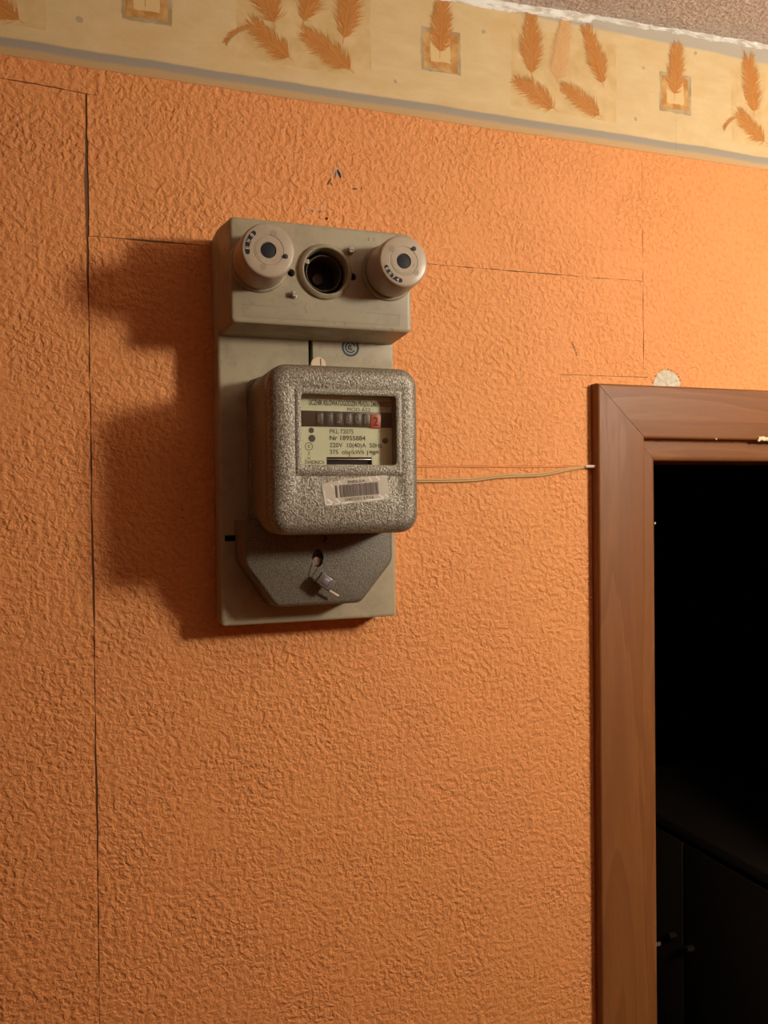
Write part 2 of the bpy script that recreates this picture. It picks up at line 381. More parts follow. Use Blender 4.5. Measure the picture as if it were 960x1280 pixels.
# ------------------------------------------------------------------ printed paper border with feathers
ceil_z = lambda x: .6549 + .0366*(x - .501)
def border(x0, x1, j0, j1):
    pts = jag((x0, .4880), (x1, .4880), .02, .0004) + [(x1, .4880)] + [(x1, ceil_z(x1) + .004), (x0, ceil_z(x0) + .004)]
    return build('wallpaper_border', MB().prism(pts, 0, .0006), M_BORDER, wb, smooth=0)
bd1 = border(XL, .79710, 0, 1); bd2 = border(.79725, XR, 1, 0)
def bparent(x): return bd1 if x < .797 else bd2
def feather(base, tip, width, curve=0.0, pale=False, body=(.10, .98), seed=0, shape=None):
    """a flat printed feather: a shaft and many ragged barbs"""
    rnd = random.Random(seed); mb = MB()
    b = Vector(base); t = Vector(tip); L = (t-b).length; ax = (t-b)/L; nr = Vector((-ax.y, ax.x))
    P = lambda s: b + ax*L*s + nr*curve*L*4*s*(1-s)
    prof = shape or (lambda s: math.sin(PI*min(1, max(0, s))**.75)**.6)
    n = int(300*max(1, L/.06)); k2 = min(1.0, width/.03)
    for i in range(n):
        s = body[0] + (body[1]-body[0])*rnd.random()
        p = P(s); tg = (P(min(1, s+.02)) - P(max(0, s-.02))).normalized(); nn = Vector((-tg.y, tg.x))
        side = 1 if i % 2 else -1
        u = (s-body[0])/(body[1]-body[0])
        hair = rnd.random() < .22
        wl = width*.70*max(prof(u), .3)*(rnd.uniform(1.0, 1.7) if hair else rnd.uniform(.45, 1.05))
        an = rnd.uniform(.15, 1.25)*(1-.3*u); dr = (tg*math.cos(an) + nn*side*math.sin(an)).normalized()
        ln = min(wl/max(.5, math.sin(an)), width*(.8 if hair else .65)); hw = (rnd.uniform(.00015, .0004) if hair else rnd.uniform(.0005, .0012))*k2
        q = Vector((-dr.y, dr.x)); d = .00085 + rnd.random()*.00010; cv = nn*side*rnd.uniform(-.0025, .0035)*k2
        mid = p + dr*ln*.5; e = p + dr*ln + cv + tg*ln*.1
        c0 = rnd.uniform(0, .3) + (.25 if pale else 0); c1 = min(1, c0 + rnd.uniform(.15, .6))
        k = len(mb.v)
        mb.add([(p.x+q.x*hw, d, p.y+q.y*hw), (p.x-q.x*hw, d, p.y-q.y*hw), (mid.x-q.x*hw, d, mid.y-q.y*hw), (e.x, d, e.y), (mid.x+q.x*hw, d, mid.y+q.y*hw)], [(0, 1, 2, 3, 4)])
        mb.c[k:] = [c0, c0, (c0+c1)/2, c1, (c0+c1)/2]
    k = len(mb.v); vs = []
    for i in range(13):
        s = i/12*.9; p = P(s); tg = (P(min(1, s+.02)) - P(max(0, s-.02))).normalized(); nn = Vector((-tg.y, tg.x)); h = .0005*(1-s*.7)
        vs += [(p.x+nn.x*h, .00097, p.y+nn.y*h), (p.x-nn.x*h, .00097, p.y-nn.y*h)]
    mb.add(vs, [(2*i, 2*i+1, 2*i+3, 2*i+2) for i in range(12)]); mb.c[k:] = [.75]*len(vs)
    return build('feather_print', mb, M_FEATHER_P if pale else M_FEATHER, bparent(base[0]), smooth=0, colors=True)
def quad_print(name, x0, x1, z0, z1, d, m, jit=.0006):
    pts = []
    for a, b in (((x0, z0), (x1, z0)), ((x1, z0), (x1, z1)), ((x1, z1), (x0, z1)), ((x0, z1), (x0, z0))): pts += jag(a, b, .004, jit)
    return build(name, MB().prism(pts, .0004, d), m, bparent(x0), smooth=0)
def grp(x, seed=0):
    """panel with five feathers; x = left edge of the panel"""
    quad_print('panel_print', x, x+.163, .5215, .6290, .00066, M_PANEL)
    feather((x+.0310, .5610), (x+.0305, .6440), .036, .0, seed=seed+1, shape=lambda u: (.35 + .85*math.exp(-((u-.35)/.22)**2)) if u < .93 else .4)
    feather((x+.0705, .5600), (x+.0835, .6440), .030, .02, pale=True, seed=seed+2, shape=lambda u: (1.0 - .62*min(1, u*1.25)) + .1)
    feather((x+.1430, .5670), (x+.1170, .6400), .032, -.02, seed=seed+3, shape=lambda u: (.35 + .75*math.exp(-((u-.30)/.30)**2)))
    feather((x+.0700, .5235), (x+.0090, .5545), .031, -.02, seed=seed+4, shape=lambda u: max(.12, math.sin(PI*(.12+.88*u)**.8)))
    feather((x+.1410, .5250), (x+.0815, .5555), .029, -.02, seed=seed+5, shape=lambda u: max(.12, math.sin(PI*(.12+.80*u)**.8)))
def grp_a(x, seed=0):
    """the other panel: three upright feathers, a curled one and a leaning one"""
    quad_print('panel_print', x, x+.1680, .5268, .6290, .00066, M_PANEL)
    feather((x+.0470, .5680), (x+.0230, .6400), .040, .0, seed=seed+1, shape=lambda u: (.55 + .6*math.exp(-((u-.45)/.3)**2)))
    feather((x+.0790, .5730), (x+.1000, .6450), .034, .0, seed=seed+2, shape=lambda u: min(1.0, .35+u*2) , body=(.14, .98))
    feather((x+.1310, .5640), (x+.1440, .6450), .037, .0, pale=False, seed=seed+3, shape=lambda u: min(1.0, .45+u*2)*(1 if u < .8 else .8))
    feather((x+.0680, .5335), (x+.0240, .5650), .029, .03, seed=seed+4, shape=lambda u: (.45+.7*math.sin(PI*min(1, .2+u*.75))))
    feather((x+.0300, .5640), (x-.0130, .5420), .009, -.16, seed=seed+6, shape=lambda u: .15 + .9*u)
    feather((x+.1455, .5300), (x+.0850, .5660), .033, -.02, seed=seed+5, shape=lambda u: max(.15, math.sin(PI*(.15+.80*u)**.8)))
def single(x, seed=0, up=.0):
    """small framed square with one upright feather"""
    quad_print('square_print', x, x+.0545, .5490, .6045, .00068, M_SQ)
    quad_print('square_frame_print', x+.0030, x+.0505, .5530, .6000, .00073, M_SQ2, .0010)
    quad_print('square_centre_print', x+.0130, x+.0410, .5620, .5960, .00078, M_SQ3, .0012)
    feather((x+.0250, .5665), (x+.0310, .6480+up), .031, .0, seed=seed+1, body=(.12, .88), shape=lambda u: (.62 + .45*math.exp(-((u-.25)/.3)**2))*(1 if u < .75 else 1.6-u))
def curl_panel(x, seed=0):
    quad_print('panel_print', x, x+.168, .5215, .6320, .00066, M_PANEL)
    feather((x+.0420, .5640), (x+.0330, .6420), .034, .0, seed=seed+1, shape=lambda u: (.45 + .7*math.exp(-((u-.45)/.3)**2)))
    feather((x+.0660, .5265), (x+.0180, .5600), .028, .03, seed=seed+2, shape=lambda u: (.45+.7*math.sin(PI*min(1, .2+u*.75))))
    feather((x+.0220, .5590), (x-.0140, .5390), .009, -.16, seed=seed+3, shape=lambda u: .15 + .9*u)
    feather((x+.0830, .5700), (x+.1010, .6450), .032, .0, seed=seed+4)
    feather((x+.1300, .5640), (x+.1400, .6450), .034, .0, seed=seed+5)
    feather((x+.1450, .5300), (x+.0900, .5640), .031, -.02, seed=seed+6)
grp(-.2020, 50); single(.0375+.004, 60); grp_a(.1705, 10); single(.4060, 20); grp(.5337, 30); single(.7690, 40); curl_panel(.8950, 70); single(1.13, 80); grp(1.26, 90)
for x, z, a in ((-.0036, .5395, .0042), (.4936, .6120, .0028), (.3702, .5286, .0026), (.8313, .6394, .0030), (.7421, .6046, .0022), (.7282, .5311, .0028), (.1300, .6050, .003)):
    build('speck_print', MB().prism(blob(x, z, a, a, 8, .2, .78), .0004, .0007), M_SPECK, bparent(x), smooth=0)

# ------------------------------------------------------------------ ceiling with ragged filler along the wall
cm = MB(); xs = (XL-.1, XR+.1)
cm.add([(x, d, ceil_z(x) + h) for h in (0, .1) for x in xs for d in (-.12, YB+.1)], [(0,1,3,2), (4,6,7,5), (0,2,6,4), (1,5,7,3), (0,4,5,1), (2,3,7,6)])
ceil = build('ceiling', cm, M_CEIL, smooth=0); tag(ceil, 'rough mauve grey plastered ceiling above the feather border', 'ceiling', kind='structure')
random.seed(9); rings = []; w1 = w2 = 0
x = XL
while x < XR:
    w1 = .85*w1 + random.uniform(-.0011, .0011); w2 = .8*w2 + random.uniform(-.0012, .0012)
    c = ceil_z(x)
    wide = .0105 if x < .66 else .0038          # the filler is thick to the left and thins out to the right
    wide *= 1 + .0*x
    b = max(.0016, wide + w1); dd = max(.0022, .0035 + w2)
    rings.append([(x, .0002, c - b), (x, .0016, c - b*.9), (x, .0030, c - b*.35), (x, dd + .001, c - .0005), (x, dd + .001, c + .003), (x, .0002, c + .003)])
    x += .004
build('ceiling_filler', MB().loft(rings), M_CAULK, ceil, smooth=60)
# unseen other walls and floor of the hallway, kept dark to cut bounce light
def slab(name, x0, x1, d0, d1, z0, z1, m, label, cat):
    return tag(build(name, MB().box(x0, x1, d0, d1, z0, z1), m, smooth=0), label, cat, kind='structure')
slab('wall_left', XL-.1, XL, -.12, YB+.1, FL, .58, M_WALL2, 'hallway end wall with terracotta wallpaper darkened to cut bounce light, left of the view', 'wall')
slab('wall_right', XR, XR+.1, -.0, YB+.1, FL, .74, M_WALL2, 'hallway end wall with terracotta wallpaper darkened to cut bounce light, right of the view', 'wall')
slab('wall_front', XL, XR, YB, YB+.1, FL, .58, M_WALL2, 'hallway wall behind the viewer, terracotta wallpaper darkened to cut bounce light', 'wall')
slab('floor', XL-.1, XR+.1, -.12, YB+.1, FL-.1, FL, M_FLOOR, 'brown boarded hallway floor', 'floor')
# unlit room beyond the doorway: four walls, floor and ceiling
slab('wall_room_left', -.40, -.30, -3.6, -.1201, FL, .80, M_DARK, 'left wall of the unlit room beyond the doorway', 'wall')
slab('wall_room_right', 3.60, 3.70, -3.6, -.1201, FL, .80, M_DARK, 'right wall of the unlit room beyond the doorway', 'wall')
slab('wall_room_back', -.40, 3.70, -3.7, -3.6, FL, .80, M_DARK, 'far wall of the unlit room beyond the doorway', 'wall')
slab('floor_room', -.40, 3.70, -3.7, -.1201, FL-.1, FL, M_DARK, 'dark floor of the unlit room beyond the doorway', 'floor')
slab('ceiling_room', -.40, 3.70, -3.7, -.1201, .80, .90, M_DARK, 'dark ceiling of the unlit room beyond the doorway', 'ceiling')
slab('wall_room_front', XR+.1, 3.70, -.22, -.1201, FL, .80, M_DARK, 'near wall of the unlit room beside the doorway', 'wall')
cb = thing('low_cabinet', (1.95, -1.1, FL), 'low dark wooden cabinet standing in the unlit room beyond the doorway', 'cabinet')
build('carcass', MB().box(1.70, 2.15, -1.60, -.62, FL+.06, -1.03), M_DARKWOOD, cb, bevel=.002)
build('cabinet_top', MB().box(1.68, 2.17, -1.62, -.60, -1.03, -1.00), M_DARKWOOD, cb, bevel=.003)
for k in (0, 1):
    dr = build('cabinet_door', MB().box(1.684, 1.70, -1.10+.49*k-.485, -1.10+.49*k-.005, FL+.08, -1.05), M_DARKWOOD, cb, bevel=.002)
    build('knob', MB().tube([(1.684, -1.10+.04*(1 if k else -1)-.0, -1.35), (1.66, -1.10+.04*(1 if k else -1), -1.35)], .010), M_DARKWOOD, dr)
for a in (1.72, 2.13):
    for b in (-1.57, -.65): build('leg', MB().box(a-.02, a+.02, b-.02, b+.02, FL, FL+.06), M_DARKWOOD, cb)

# ------------------------------------------------------------------ door frame
dr = thing('door_1', (1.155, 0, FL), 'brown wood laminate door frame around the dark open doorway', 'door frame', kind='structure')
# casing cross-section: u = distance from outer edge, d = stand-off from the wall
prof = [(0, .0), (0, .0125), (.0006, .0145), (.0020, .0157), (.0040, .0160), (.0725, .0160), (.0748, .0154), (.0762, .0140), (.0768, .0115), (.0768, .0)]
CO_L, CO_T = .6530, .1570; CW = .0768
g = .00025
def casing_left(): return [[(CO_L+u, d, FL) for u, d in prof], [(CO_L+u, d, CO_T-u*.965-g) for u, d in prof]]
build('casing', MB().loft(casing_left()), M_WOODZ, dr, smooth=40)
CO_R = 1.555 + .0255 + .078
build('casing', MB().loft([[(CO_R-u, d, FL) for u, d in prof], [(CO_R-u, d, CO_T-u*.965-g) for u, d in prof]]), M_WOODZ, dr, smooth=40)
build('casing', MB().loft([[(CO_L+u+g, d, CO_T-u*.965+g) for u, d in prof], [(CO_R-u-g, d, CO_T-u*.965+g) for u, d in prof]]), M_WOODX, dr, smooth=40)
JL, JR, JT = .7562, 1.5560, .0520
jp = [(0, -.1198), (0, .0022), (.0185, .0022), (.0225, .0014), (.0246, -.0010), (.0252, -.0045), (.0252, -.1198)]   # (across, depth)
k0 = .7310
build('jamb', MB().loft([[(k0+u, d, FL) for u, d in jp], [(k0+u, d, .0790-u*1.06) for u, d in jp]]), M_WOODZ, dr, smooth=40)
k1 = 1.5812
build('jamb', MB().loft([[(k1-u, d, FL) for u, d in jp], [(k1-u, d, .0790-u*1.06) for u, d in jp]]), M_WOODZ, dr, smooth=40)
build('jamb', MB().loft([[(k0+u+g, d, .0790-u*1.06+g) for u, d in jp], [(k1-u-g, d, .0790-u*1.06+g) for u, d in jp]]), M_WOODX, dr, smooth=40)
sp = build('strike_plate', MB().box(.7555, .7580, -.060, -.012, -.70, -.60).box(.7555, .7655, -.0060, -.0045, -.6445, -.6395), M_STEEL, dr, smooth=0); sp['label'] = 'small steel strike plate with a glinting lip'
random.seed(21)
fo = MB(); xx = .9265
for k in range(16):
    rr = random.uniform(.0020, .0042); cx = xx + .0028*k; cz = .0855 + random.uniform(-.001, .001) - (.003 if k == 0 else 0)
    fo.lathe(cx, cz, [(rr*.5, .0150), (rr, .0165), (rr*.9, .0180), (rr*.4, .0188)], 8)
fo.lathe(.8510, .0838, [(.0010, .0150), (.0016, .0162), (.0008, .0170)], 8)
fo.lathe(.7545, -.036, [(.0010, -.001), (.0016, .0032), (.0008, .0040)], 8)
q = build('foam_residue', fo, M_FOAM, dr); q['label'] = 'cream dried foam residue on the lower edge of the top casing'

# ------------------------------------------------------------------ meter board
board = build('meter_board', MB().loft([
    rrect(.1375, .3478, -.1400, .3080, .004, .0, 4), rrect(.1375, .3478, -.1400, .3080, .004, .0415, 4),
    rrect(.1379, .3474, -.1396, .3076, .004, .0436, 4), rrect(.1392, .3461, -.1383, .3063, .004, .0447, 4), rrect(.1407, .3446, -.1368, .3048, .003, .0450, 4)]), M_BOARD)
tag(board, 'tall grey cream plastic mounting board screwed to the orange wall', 'meter board')
carve(board, MB().box(.2421, .2474, .030, .060, .150, .215), MB().box(.1424, .3420, .030, .060, -.0440, -.0372))
for a, b_, c_, e_ in ((.2421, .2474, .150, .215), (.1424, .3420, -.0440, -.0372)):
    q = build('slot_shade', MB().box(a, b_, .0302, .0308, c_, e_), M_BLACK, board, smooth=0)  # black sheet at the slot's bottom stands for its shade
plug = build('plug', MB().lathe(.2535, .1600, [(.0088, .0448), (.0092, .0453), (.0092, .0461), (.0084, .0467), (.0, .0468)], 28, cap1=False), M_CREAM, board)
plug['label'] = 'round cream plastic plug with a dark notch'
build('plug_notch', MB().box(.2555, .2568, .0466, .0470, .1590, .1672), M_SUB, plug, smooth=0)
st = MB(); cx, cz = .2933, .1822
for r0, r1, a0, a1 in ((.0082, .0108, 0, 360), (.0048, .0068, 20, 330), (.0016, .0034, 60, 330)):
    n = 36; vs = []
    for k in range(n+1):
        a = math.radians(a0 + (a1-a0)*k/n); vs += [(cx+r0*math.cos(a), .0452, cz+r0*math.sin(a)), (cx+r1*math.cos(a), .0452, cz+r1*math.sin(a))]
    st.add(vs, [(2*k, 2*k+1, 2*k+3, 2*k+2) for k in range(n)])
st.box(cx-.001, cx+.001, .0450, .0453, cz-.001, cz+.001)
q = build('stamp', st, M_BLUE, board, smooth=0); q['label'] = 'round dark blue inspection stamp of concentric rings'

# ------------------------------------------------------------------ fuse box
fb = thing('fuse_box', (.2463, .045, .190), 'grey beige box with three fuse holders, top of the meter board', 'fuse box')
SX, SZ = .2480, .2535
hs = build('housing', MB().loft([
    rrect(.1380, .3482, .1880, .3090, .005, .0451, 4), rrect(.1382, .3482, .1882, .3088, .005, .0480, 4),
    rrect(.1436, .3500, .1925, .3050, .0045, .0965, 4), rrect(.1442, .3497, .1930, .3045, .0045, .0985, 4),
    rrect(.1455, .3484, .1943, .3032, .004, .0996, 4), rrect(.1472, .3467, .1960, .3015, .003, .1000, 4)]), M_BOX, fb)
carve(hs, MB().lathe(SX, SZ, [(.0268, .060), (.0268, .12)], 40), MB().lathe(.2802, .2508, [(.0042, .075), (.0042, .12)], 20), MB().lathe(.2099, .2497, [(.0042, .075), (.0042, .12)], 20))
hole = M_HOLE
so = build('socket', MB().lathe(SX, SZ, [(.0304, .0998), (.0302, .1030), (.0275, .1062), (.0262, .1066), (.0252, .1058), (.0250, .0930), (.0247, .0830), (.0247, .0610), (.0267, .0610), (.0267, .0998)], 48, False, False), M_BOX, fb)
tr = []
for k in range(6): tr += [(.0246, .0810-.0030*k), (.0238, .0825-.0030*k)]
build('thread', MB().lathe(SX, SZ, [(.0205, .0930), (.0200, .0945), (.0192, .0945), (.0188, .0930)] + [(.0188 + (.0008 if k % 2 else 0), .0905-.0022*k) for k in range(10)] + [(.0205, .0690)], 40, False, False), M_DIM, so)
build('socket_back', MB().lathe(SX, SZ, [(.0, .0600), (.0255, .0600), (.0255, .0625), (.0, .0625)], 40, False, False), M_HOLE, so)
build('contact', MB().lathe(SX, SZ, [(.0075, .0620), (.0075, .0660), (.0060, .0675), (.0, .0675)], 24, False, False).lathe(SX-.012, SZ-.010, [(.0025, .062), (.0025, .068), (.0, .0685)], 12, False, False).lathe(SX+.010, SZ-.012, [(.0025, .062), (.0025, .068), (.0, .0685)], 12, False, False), M_DIM, so)
build('wedge', MB().box(SX-.0215, SX-.0165, .0800, .0960, SZ+.0090, SZ+.0140), M_BOX, so, bevel=.0005)
for (a, b_) in ((.2772, .2790), (.2120, .2256)):
    s_ = build('screw', MB().lathe(a, b_, [(.0044, .0999), (.0044, .1010), (.0033, .1016), (.0032, .1060), (.0026, .1066), (.0, .1066)], 20, cap1=False), M_STEEL, fb)
    build('screw_slot', MB().box(a-.0024, a+.0024, .1064, .1068, b_-.0004, b_+.0004), M_BLACK, s_, smooth=0)
for (a, b_) in ((.2802, .2508), (.2099, .2497)):
    build('bore_shade', MB().lathe(a, b_, [(.0041, .0760), (.0, .0760)], 20, cap1=False), M_BLACK, fb)  # black disc down the hole, its shade put into the colour
eb = MB()
for x0, x1, z0, z1 in ((.157, .335, .1992, .1997), (.157, .1575, .1992, .2120), (.3345, .335, .1992, .2120), (.157, .200, .2115, .2120), (.295, .335, .2115, .2120)): eb.box(x0, x1, .0999, .1002, z0, z1)
build('moulded_frame', eb, M_MARK, fb, smooth=0)
mk = MB(); text_mb(mk, 'S', .3045, .2930, .1003, .0042); mk.box(.2985, .3000, .1000, .1003, .2925, .2965); build('moulded_mark', mk, M_MARK, fb, smooth=0)

def arc(mb, cx, cz, r0, r1, a0, a1, d, n=24):
    vs = []
    for k in range(n+1):
        a = math.radians(a0+(a1-a0)*k/n); vs += [(cx+r0*math.cos(a), d, cz+r0*math.sin(a)), (cx+r1*math.cos(a), d, cz+r1*math.sin(a))]
    mb.add(vs, [(2*k, 2*k+1, 2*k+3, 2*k+2) for k in range(n)]); return mb
def fuse_cap(cx, cz, rot, gap, label, letters):
    F = .1505
    p0 = [(.0262, .1082), (.0288, .1082), (.0292, .1092)] if gap else [(.0276, .1046), (.0290, .1052), (.0293, .1060)]
    t = build('fuse_cap', MB().lathe(cx, cz, p0 + [(.0290, .125), (.0284, .1440), (.0281, .1470), (.0275, .1488), (.0265, .1500), (.0252, F), (.0160, F), (.0157, F-.0004), (.0150, F-.0004), (.0147, F), (.0084, F), (.0081, F-.0004), (.0078, F-.0022), (.0, F-.0022)], 56, cap1=False), M_CAP, fb, smooth=30)
    t['label'] = label
    if gap:
        build('collar', MB().lathe(cx, cz, [(.0318, .0999), (.0314, .1025), (.0296, .1040), (.0270, .1040), (.0, .1040)], 48, cap1=False), M_BOX, t)
        build('neck', MB().lathe(cx, cz, [(.0268, .1038), (.0268, .1095)], 40), M_HOLE, t)  # near-black colour stands in for shade in the gap under the cap
    else:
        build('collar', MB().lathe(cx, cz, [(.0318, .0999), (.0314, .1022), (.0300, .1042), (.0280, .1048), (.0, .1048)], 48, cap1=False), M_BOX, t)
    build('sight_glass', MB().lathe(cx, cz, [(.0077, F-.0021), (.0076, F-.0012), (.0060, F-.0009), (.0, F-.0008)], 28, cap1=False), M_BLACK, t)
    lb = MB(); a0, a1 = rot+133, rot+190
    arc(lb, cx, cz, .0192, .0240, a0, a1, F+.0002)
    for a, in ((a0,), (a1,)):
        ra = math.radians(a); lb.lathe(cx+.0216*math.cos(ra), cz+.0216*math.sin(ra), [(.0024, F+.0001), (.0024, F+.00021)], 14)
    lo = build('rating_label', lb, M_BLACK, t, smooth=0); lo['label'] = 'curved black label with pale worn letters'
    tx = MB(); n = len(letters)
    for i, ch in enumerate(letters):
        am = (a1 - (a1-a0)*(i+.6)/n) if gap == 0 else (a0 + (a1-a0)*(i+.4)/n)
        ra = math.radians(am); ro = ra - PI/2 if gap == 0 else ra + PI/2
        hx = .0019*(1 if gap == 0 else -1)
        px = cx + (.0216-hx)*math.cos(ra); pz = cz + (.0216-hx)*math.sin(ra)
        px -= .0013*math.cos(ro); pz -= .0013*math.sin(ro)
        text_mb(tx, ch, px, pz, F+.0004, .0036, .0027, ro)
    build('lettering', tx, M_PALE, t, smooth=0)
    ra = math.radians(rot-17); hx, hz = cx+.0178*math.cos(ra), cz+.0178*math.sin(ra)
    h = MB().lathe(hx+.0008, hz+.0002, [(.0026, F+.0001), (.0026, F+.0003)], 16).lathe(hx-.0016, hz-.0004, [(.0017, F+.0001), (.0017, F+.0003)], 12)
    build('test_hole_shade', h, M_HOLE, t)  # dark discs laid on the face, painted as the shade of holes
    ms = MB()
    for a in (rot+72, rot+252):
        ra = math.radians(a); mx, mz = cx+.0182*math.cos(ra), cz+.0182*math.sin(ra)
        arc(ms, mx, mz, .0023, .0030, 0, 360, F+.0002, 16); arc(ms, mx, mz, .0006, .0012, 0, 360, F+.0002, 12)
    arc(ms, cx, cz, .0128, .0133, rot+100, rot+235, F+.0002)
    build('moulded_mark', ms, M_MARK, t, smooth=0)
    return t
fuse_cap(.1746, .2570, 0, 0, 'left round fuse cap, screwed right down, black label at its upper left', 'EN8')
fuse_cap(.3222, .2582, 69, 1, 'right round fuse cap, partly unscrewed, black label at its lower left', 'E074')

# ------------------------------------------------------------------ electricity meter
mt = thing('electricity_meter', (.2530, .045, -.110), 'grey hammertone electricity meter with glass window below the fuse box', 'electricity meter')
X0, X1, Z0, Z1 = .1712, .3355, -.0350, .1425
def R(i, d, r=.020): return rrect(X0+i, X1-i, Z0+i, Z1-i, max(.004, r-i), d, 8)
B = .0125; rings = [R(.004, .0452, .022), R(-.0012, .0462, .022), R(-.0022, .0500, .022), R(-.0016, .0535, .022), R(0, .0545, .021), R(.0004, .1340, .020), R(.0014, .1352, .020), R(.0014, .1364, .020), R(.0006, .1376, .020)]
for k in range(7):
    a = math.radians(90*k/6); rings.append(R(.0006 + B*(1-math.cos(a)), .1480 + .012*math.sin(a), .021))
WX0, WX1, WZ0, WZ1 = .2044, .3081, .0378, .1108
rings += [rrect(WX0-.0005, WX1+.0005, WZ0-.0005, WZ1+.0005, .0045, .1600, 8), rrect(WX0, WX1, WZ0, WZ1, .004, .1596, 8), rrect(WX0-.0002, WX1+.0002, WZ0-.0002, WZ1+.0002, .004, .1436, 8)]
build('casing', MB().loft(rings, True, False), M_HAMMER, mt, smooth=40)
bz = build('window_bezel', MB().loft([rrect(.1980, .3142, .0272, .1174, .003, .1599, 8), rrect(.1982, .3140, .0274, .1172, .003, .1603, 8), rrect(.1988, .3134, .0280, .1166, .003, .1606, 8),
    rrect(WX0-.0006, WX1+.0006, WZ0-.0006, WZ1+.0006, .0045, .1606, 8), rrect(WX0, WX1, WZ0, WZ1, .004, .1602, 8), rrect(WX0, WX1, WZ0, WZ1, .004, .1599, 8)], False, False, closed=True), M_HAMMER, mt)
build('bezel_seam', MB().box(.1975, .3147, .1598, .16005, .0262, .0270), M_SUB, bz, smooth=0)
build('window_pane', MB().box(WX0+.0001, WX1-.0001, .1565, .1580, WZ0+.0001, WZ1-.0001), M_GLASS, mt, smooth=0)
ND = .1450
npl = build('nameplate', MB().box(.2015, .3110, .1437, ND, .0360, .1125), M_PLATE, mt, smooth=0); npl['label'] = 'pale greenish nameplate with black print behind glass'
carve(npl, MB().box(.2350, .2853, .140, .150, .0388, .0468))
tx = MB(); D1 = ND + .0002
text_mb(tx, 'LICZNIK KILOWATOGODZIN PRĄDU ZMIENNEGO', .2165, .1012, D1, .0054, .0905, bold=.02)
text_mb(tx, 'MOD A52', .2583, .0954, D1, .0040, .0258, bold=.0)
text_mb(tx, 'PKL 72075', .2387, .0718, D1, .0045, .0262, bold=.010)
text_mb(tx, 'Nr 18955884', .2387, .0648, D1, .0047, .0396, bold=.018)
text_mb(tx, '220V  10(40)A  50Hz', .2385, .0572, D1, .0046, .0585, bold=.010)
text_mb(tx, '375  obr/kWh', .2385, .0500, D1, .0045, .0380, bold=.010)
text_mb(tx, 'ŚWIDNICA', .2112, .0395, D1, .0036, .0215, bold=.008)
build('lettering', tx, M_INK2, npl, smooth=0)
tx = MB(); text_mb(tx, '1989', .2800, .0492, D1+.0002, .0046, .0130, bold=.01); pass
build('year_lettering', tx, M_INK2, npl, smooth=0)
def picto(mb): build('pictogram', mb, M_INK, npl, smooth=0)
picto(MB().lathe(.2188, .0745, [(.0029, ND), (.0029, D1)], 20)); picto(MB().lathe(.2194, .0662, [(.0037, ND), (.0037, D1)], 24))
picto(arc(MB(), .2159, .0577, .0037, .0043, 0, 360, D1, 24))
for ch, px_, pz_, ph_ in (('2', .2148, .0562, .0030), ('Z', .2146, .0490, .0028), ('N', .2146, .0440, .0028)):
    pc = MB(); text_mb(pc, ch, px_, pz_, D1, ph_, bold=.01); picto(pc)
picto(MB().box(.2597, .2605, ND, D1, .0472, .0522))
build('rivet', MB().lathe(.3008, .0648, [(.0032, ND), (.0030, ND+.0008), (.0, ND+.0010)], 20, cap1=False), M_BAND, npl)
build('plate_slot_shade', MB().box(.2345, .2858, .1405, .1412, .0383, .0473), M_BLACK, npl, smooth=0)  # black sheet behind the disc opening stands for shade in the recess
dc = build('rotor_disc', MB().lathe(0, 0, [(1, 0)], 3, False, False) if False else MB().box(.2356, .2848, .1420, .1444, .0440, .0450), M_DISC, mt, bevel=.0003)
ct = build('counter', MB().box(.2015, .3110, ND, .1462, .0787, .0950), M_BAND, mt, bevel=.0002); ct['label'] = 'dark brown counter band with faded digits and a red last digit'
digs = '0173801'
nm = MB()
for k, c in enumerate(digs[1:]):
    xk = .2235 + .0103*k
    build('digit_drum', MB().box(xk, xk+.0080, .1461, .1466, .0805, .0932), M_DRUM, ct, bevel=.0003)
    text_mb(nm, c, xk+.0022, .0828, .1469, .0080, .0038 if c != '1' else .0014)
build('numerals', nm, M_NUM, ct, smooth=0)
rd = MB(); rd.box(.2838, .2952, .1461, .1468, .0780, .0925)
rf = build('red_frame', rd, M_RED, ct, bevel=.0002)
nm = MB(); text_mb(nm, '2', .2866, .0806, .1471, .0092, .0056, bold=.03); build('red_numeral', nm, M_NUMR, ct, smooth=0)
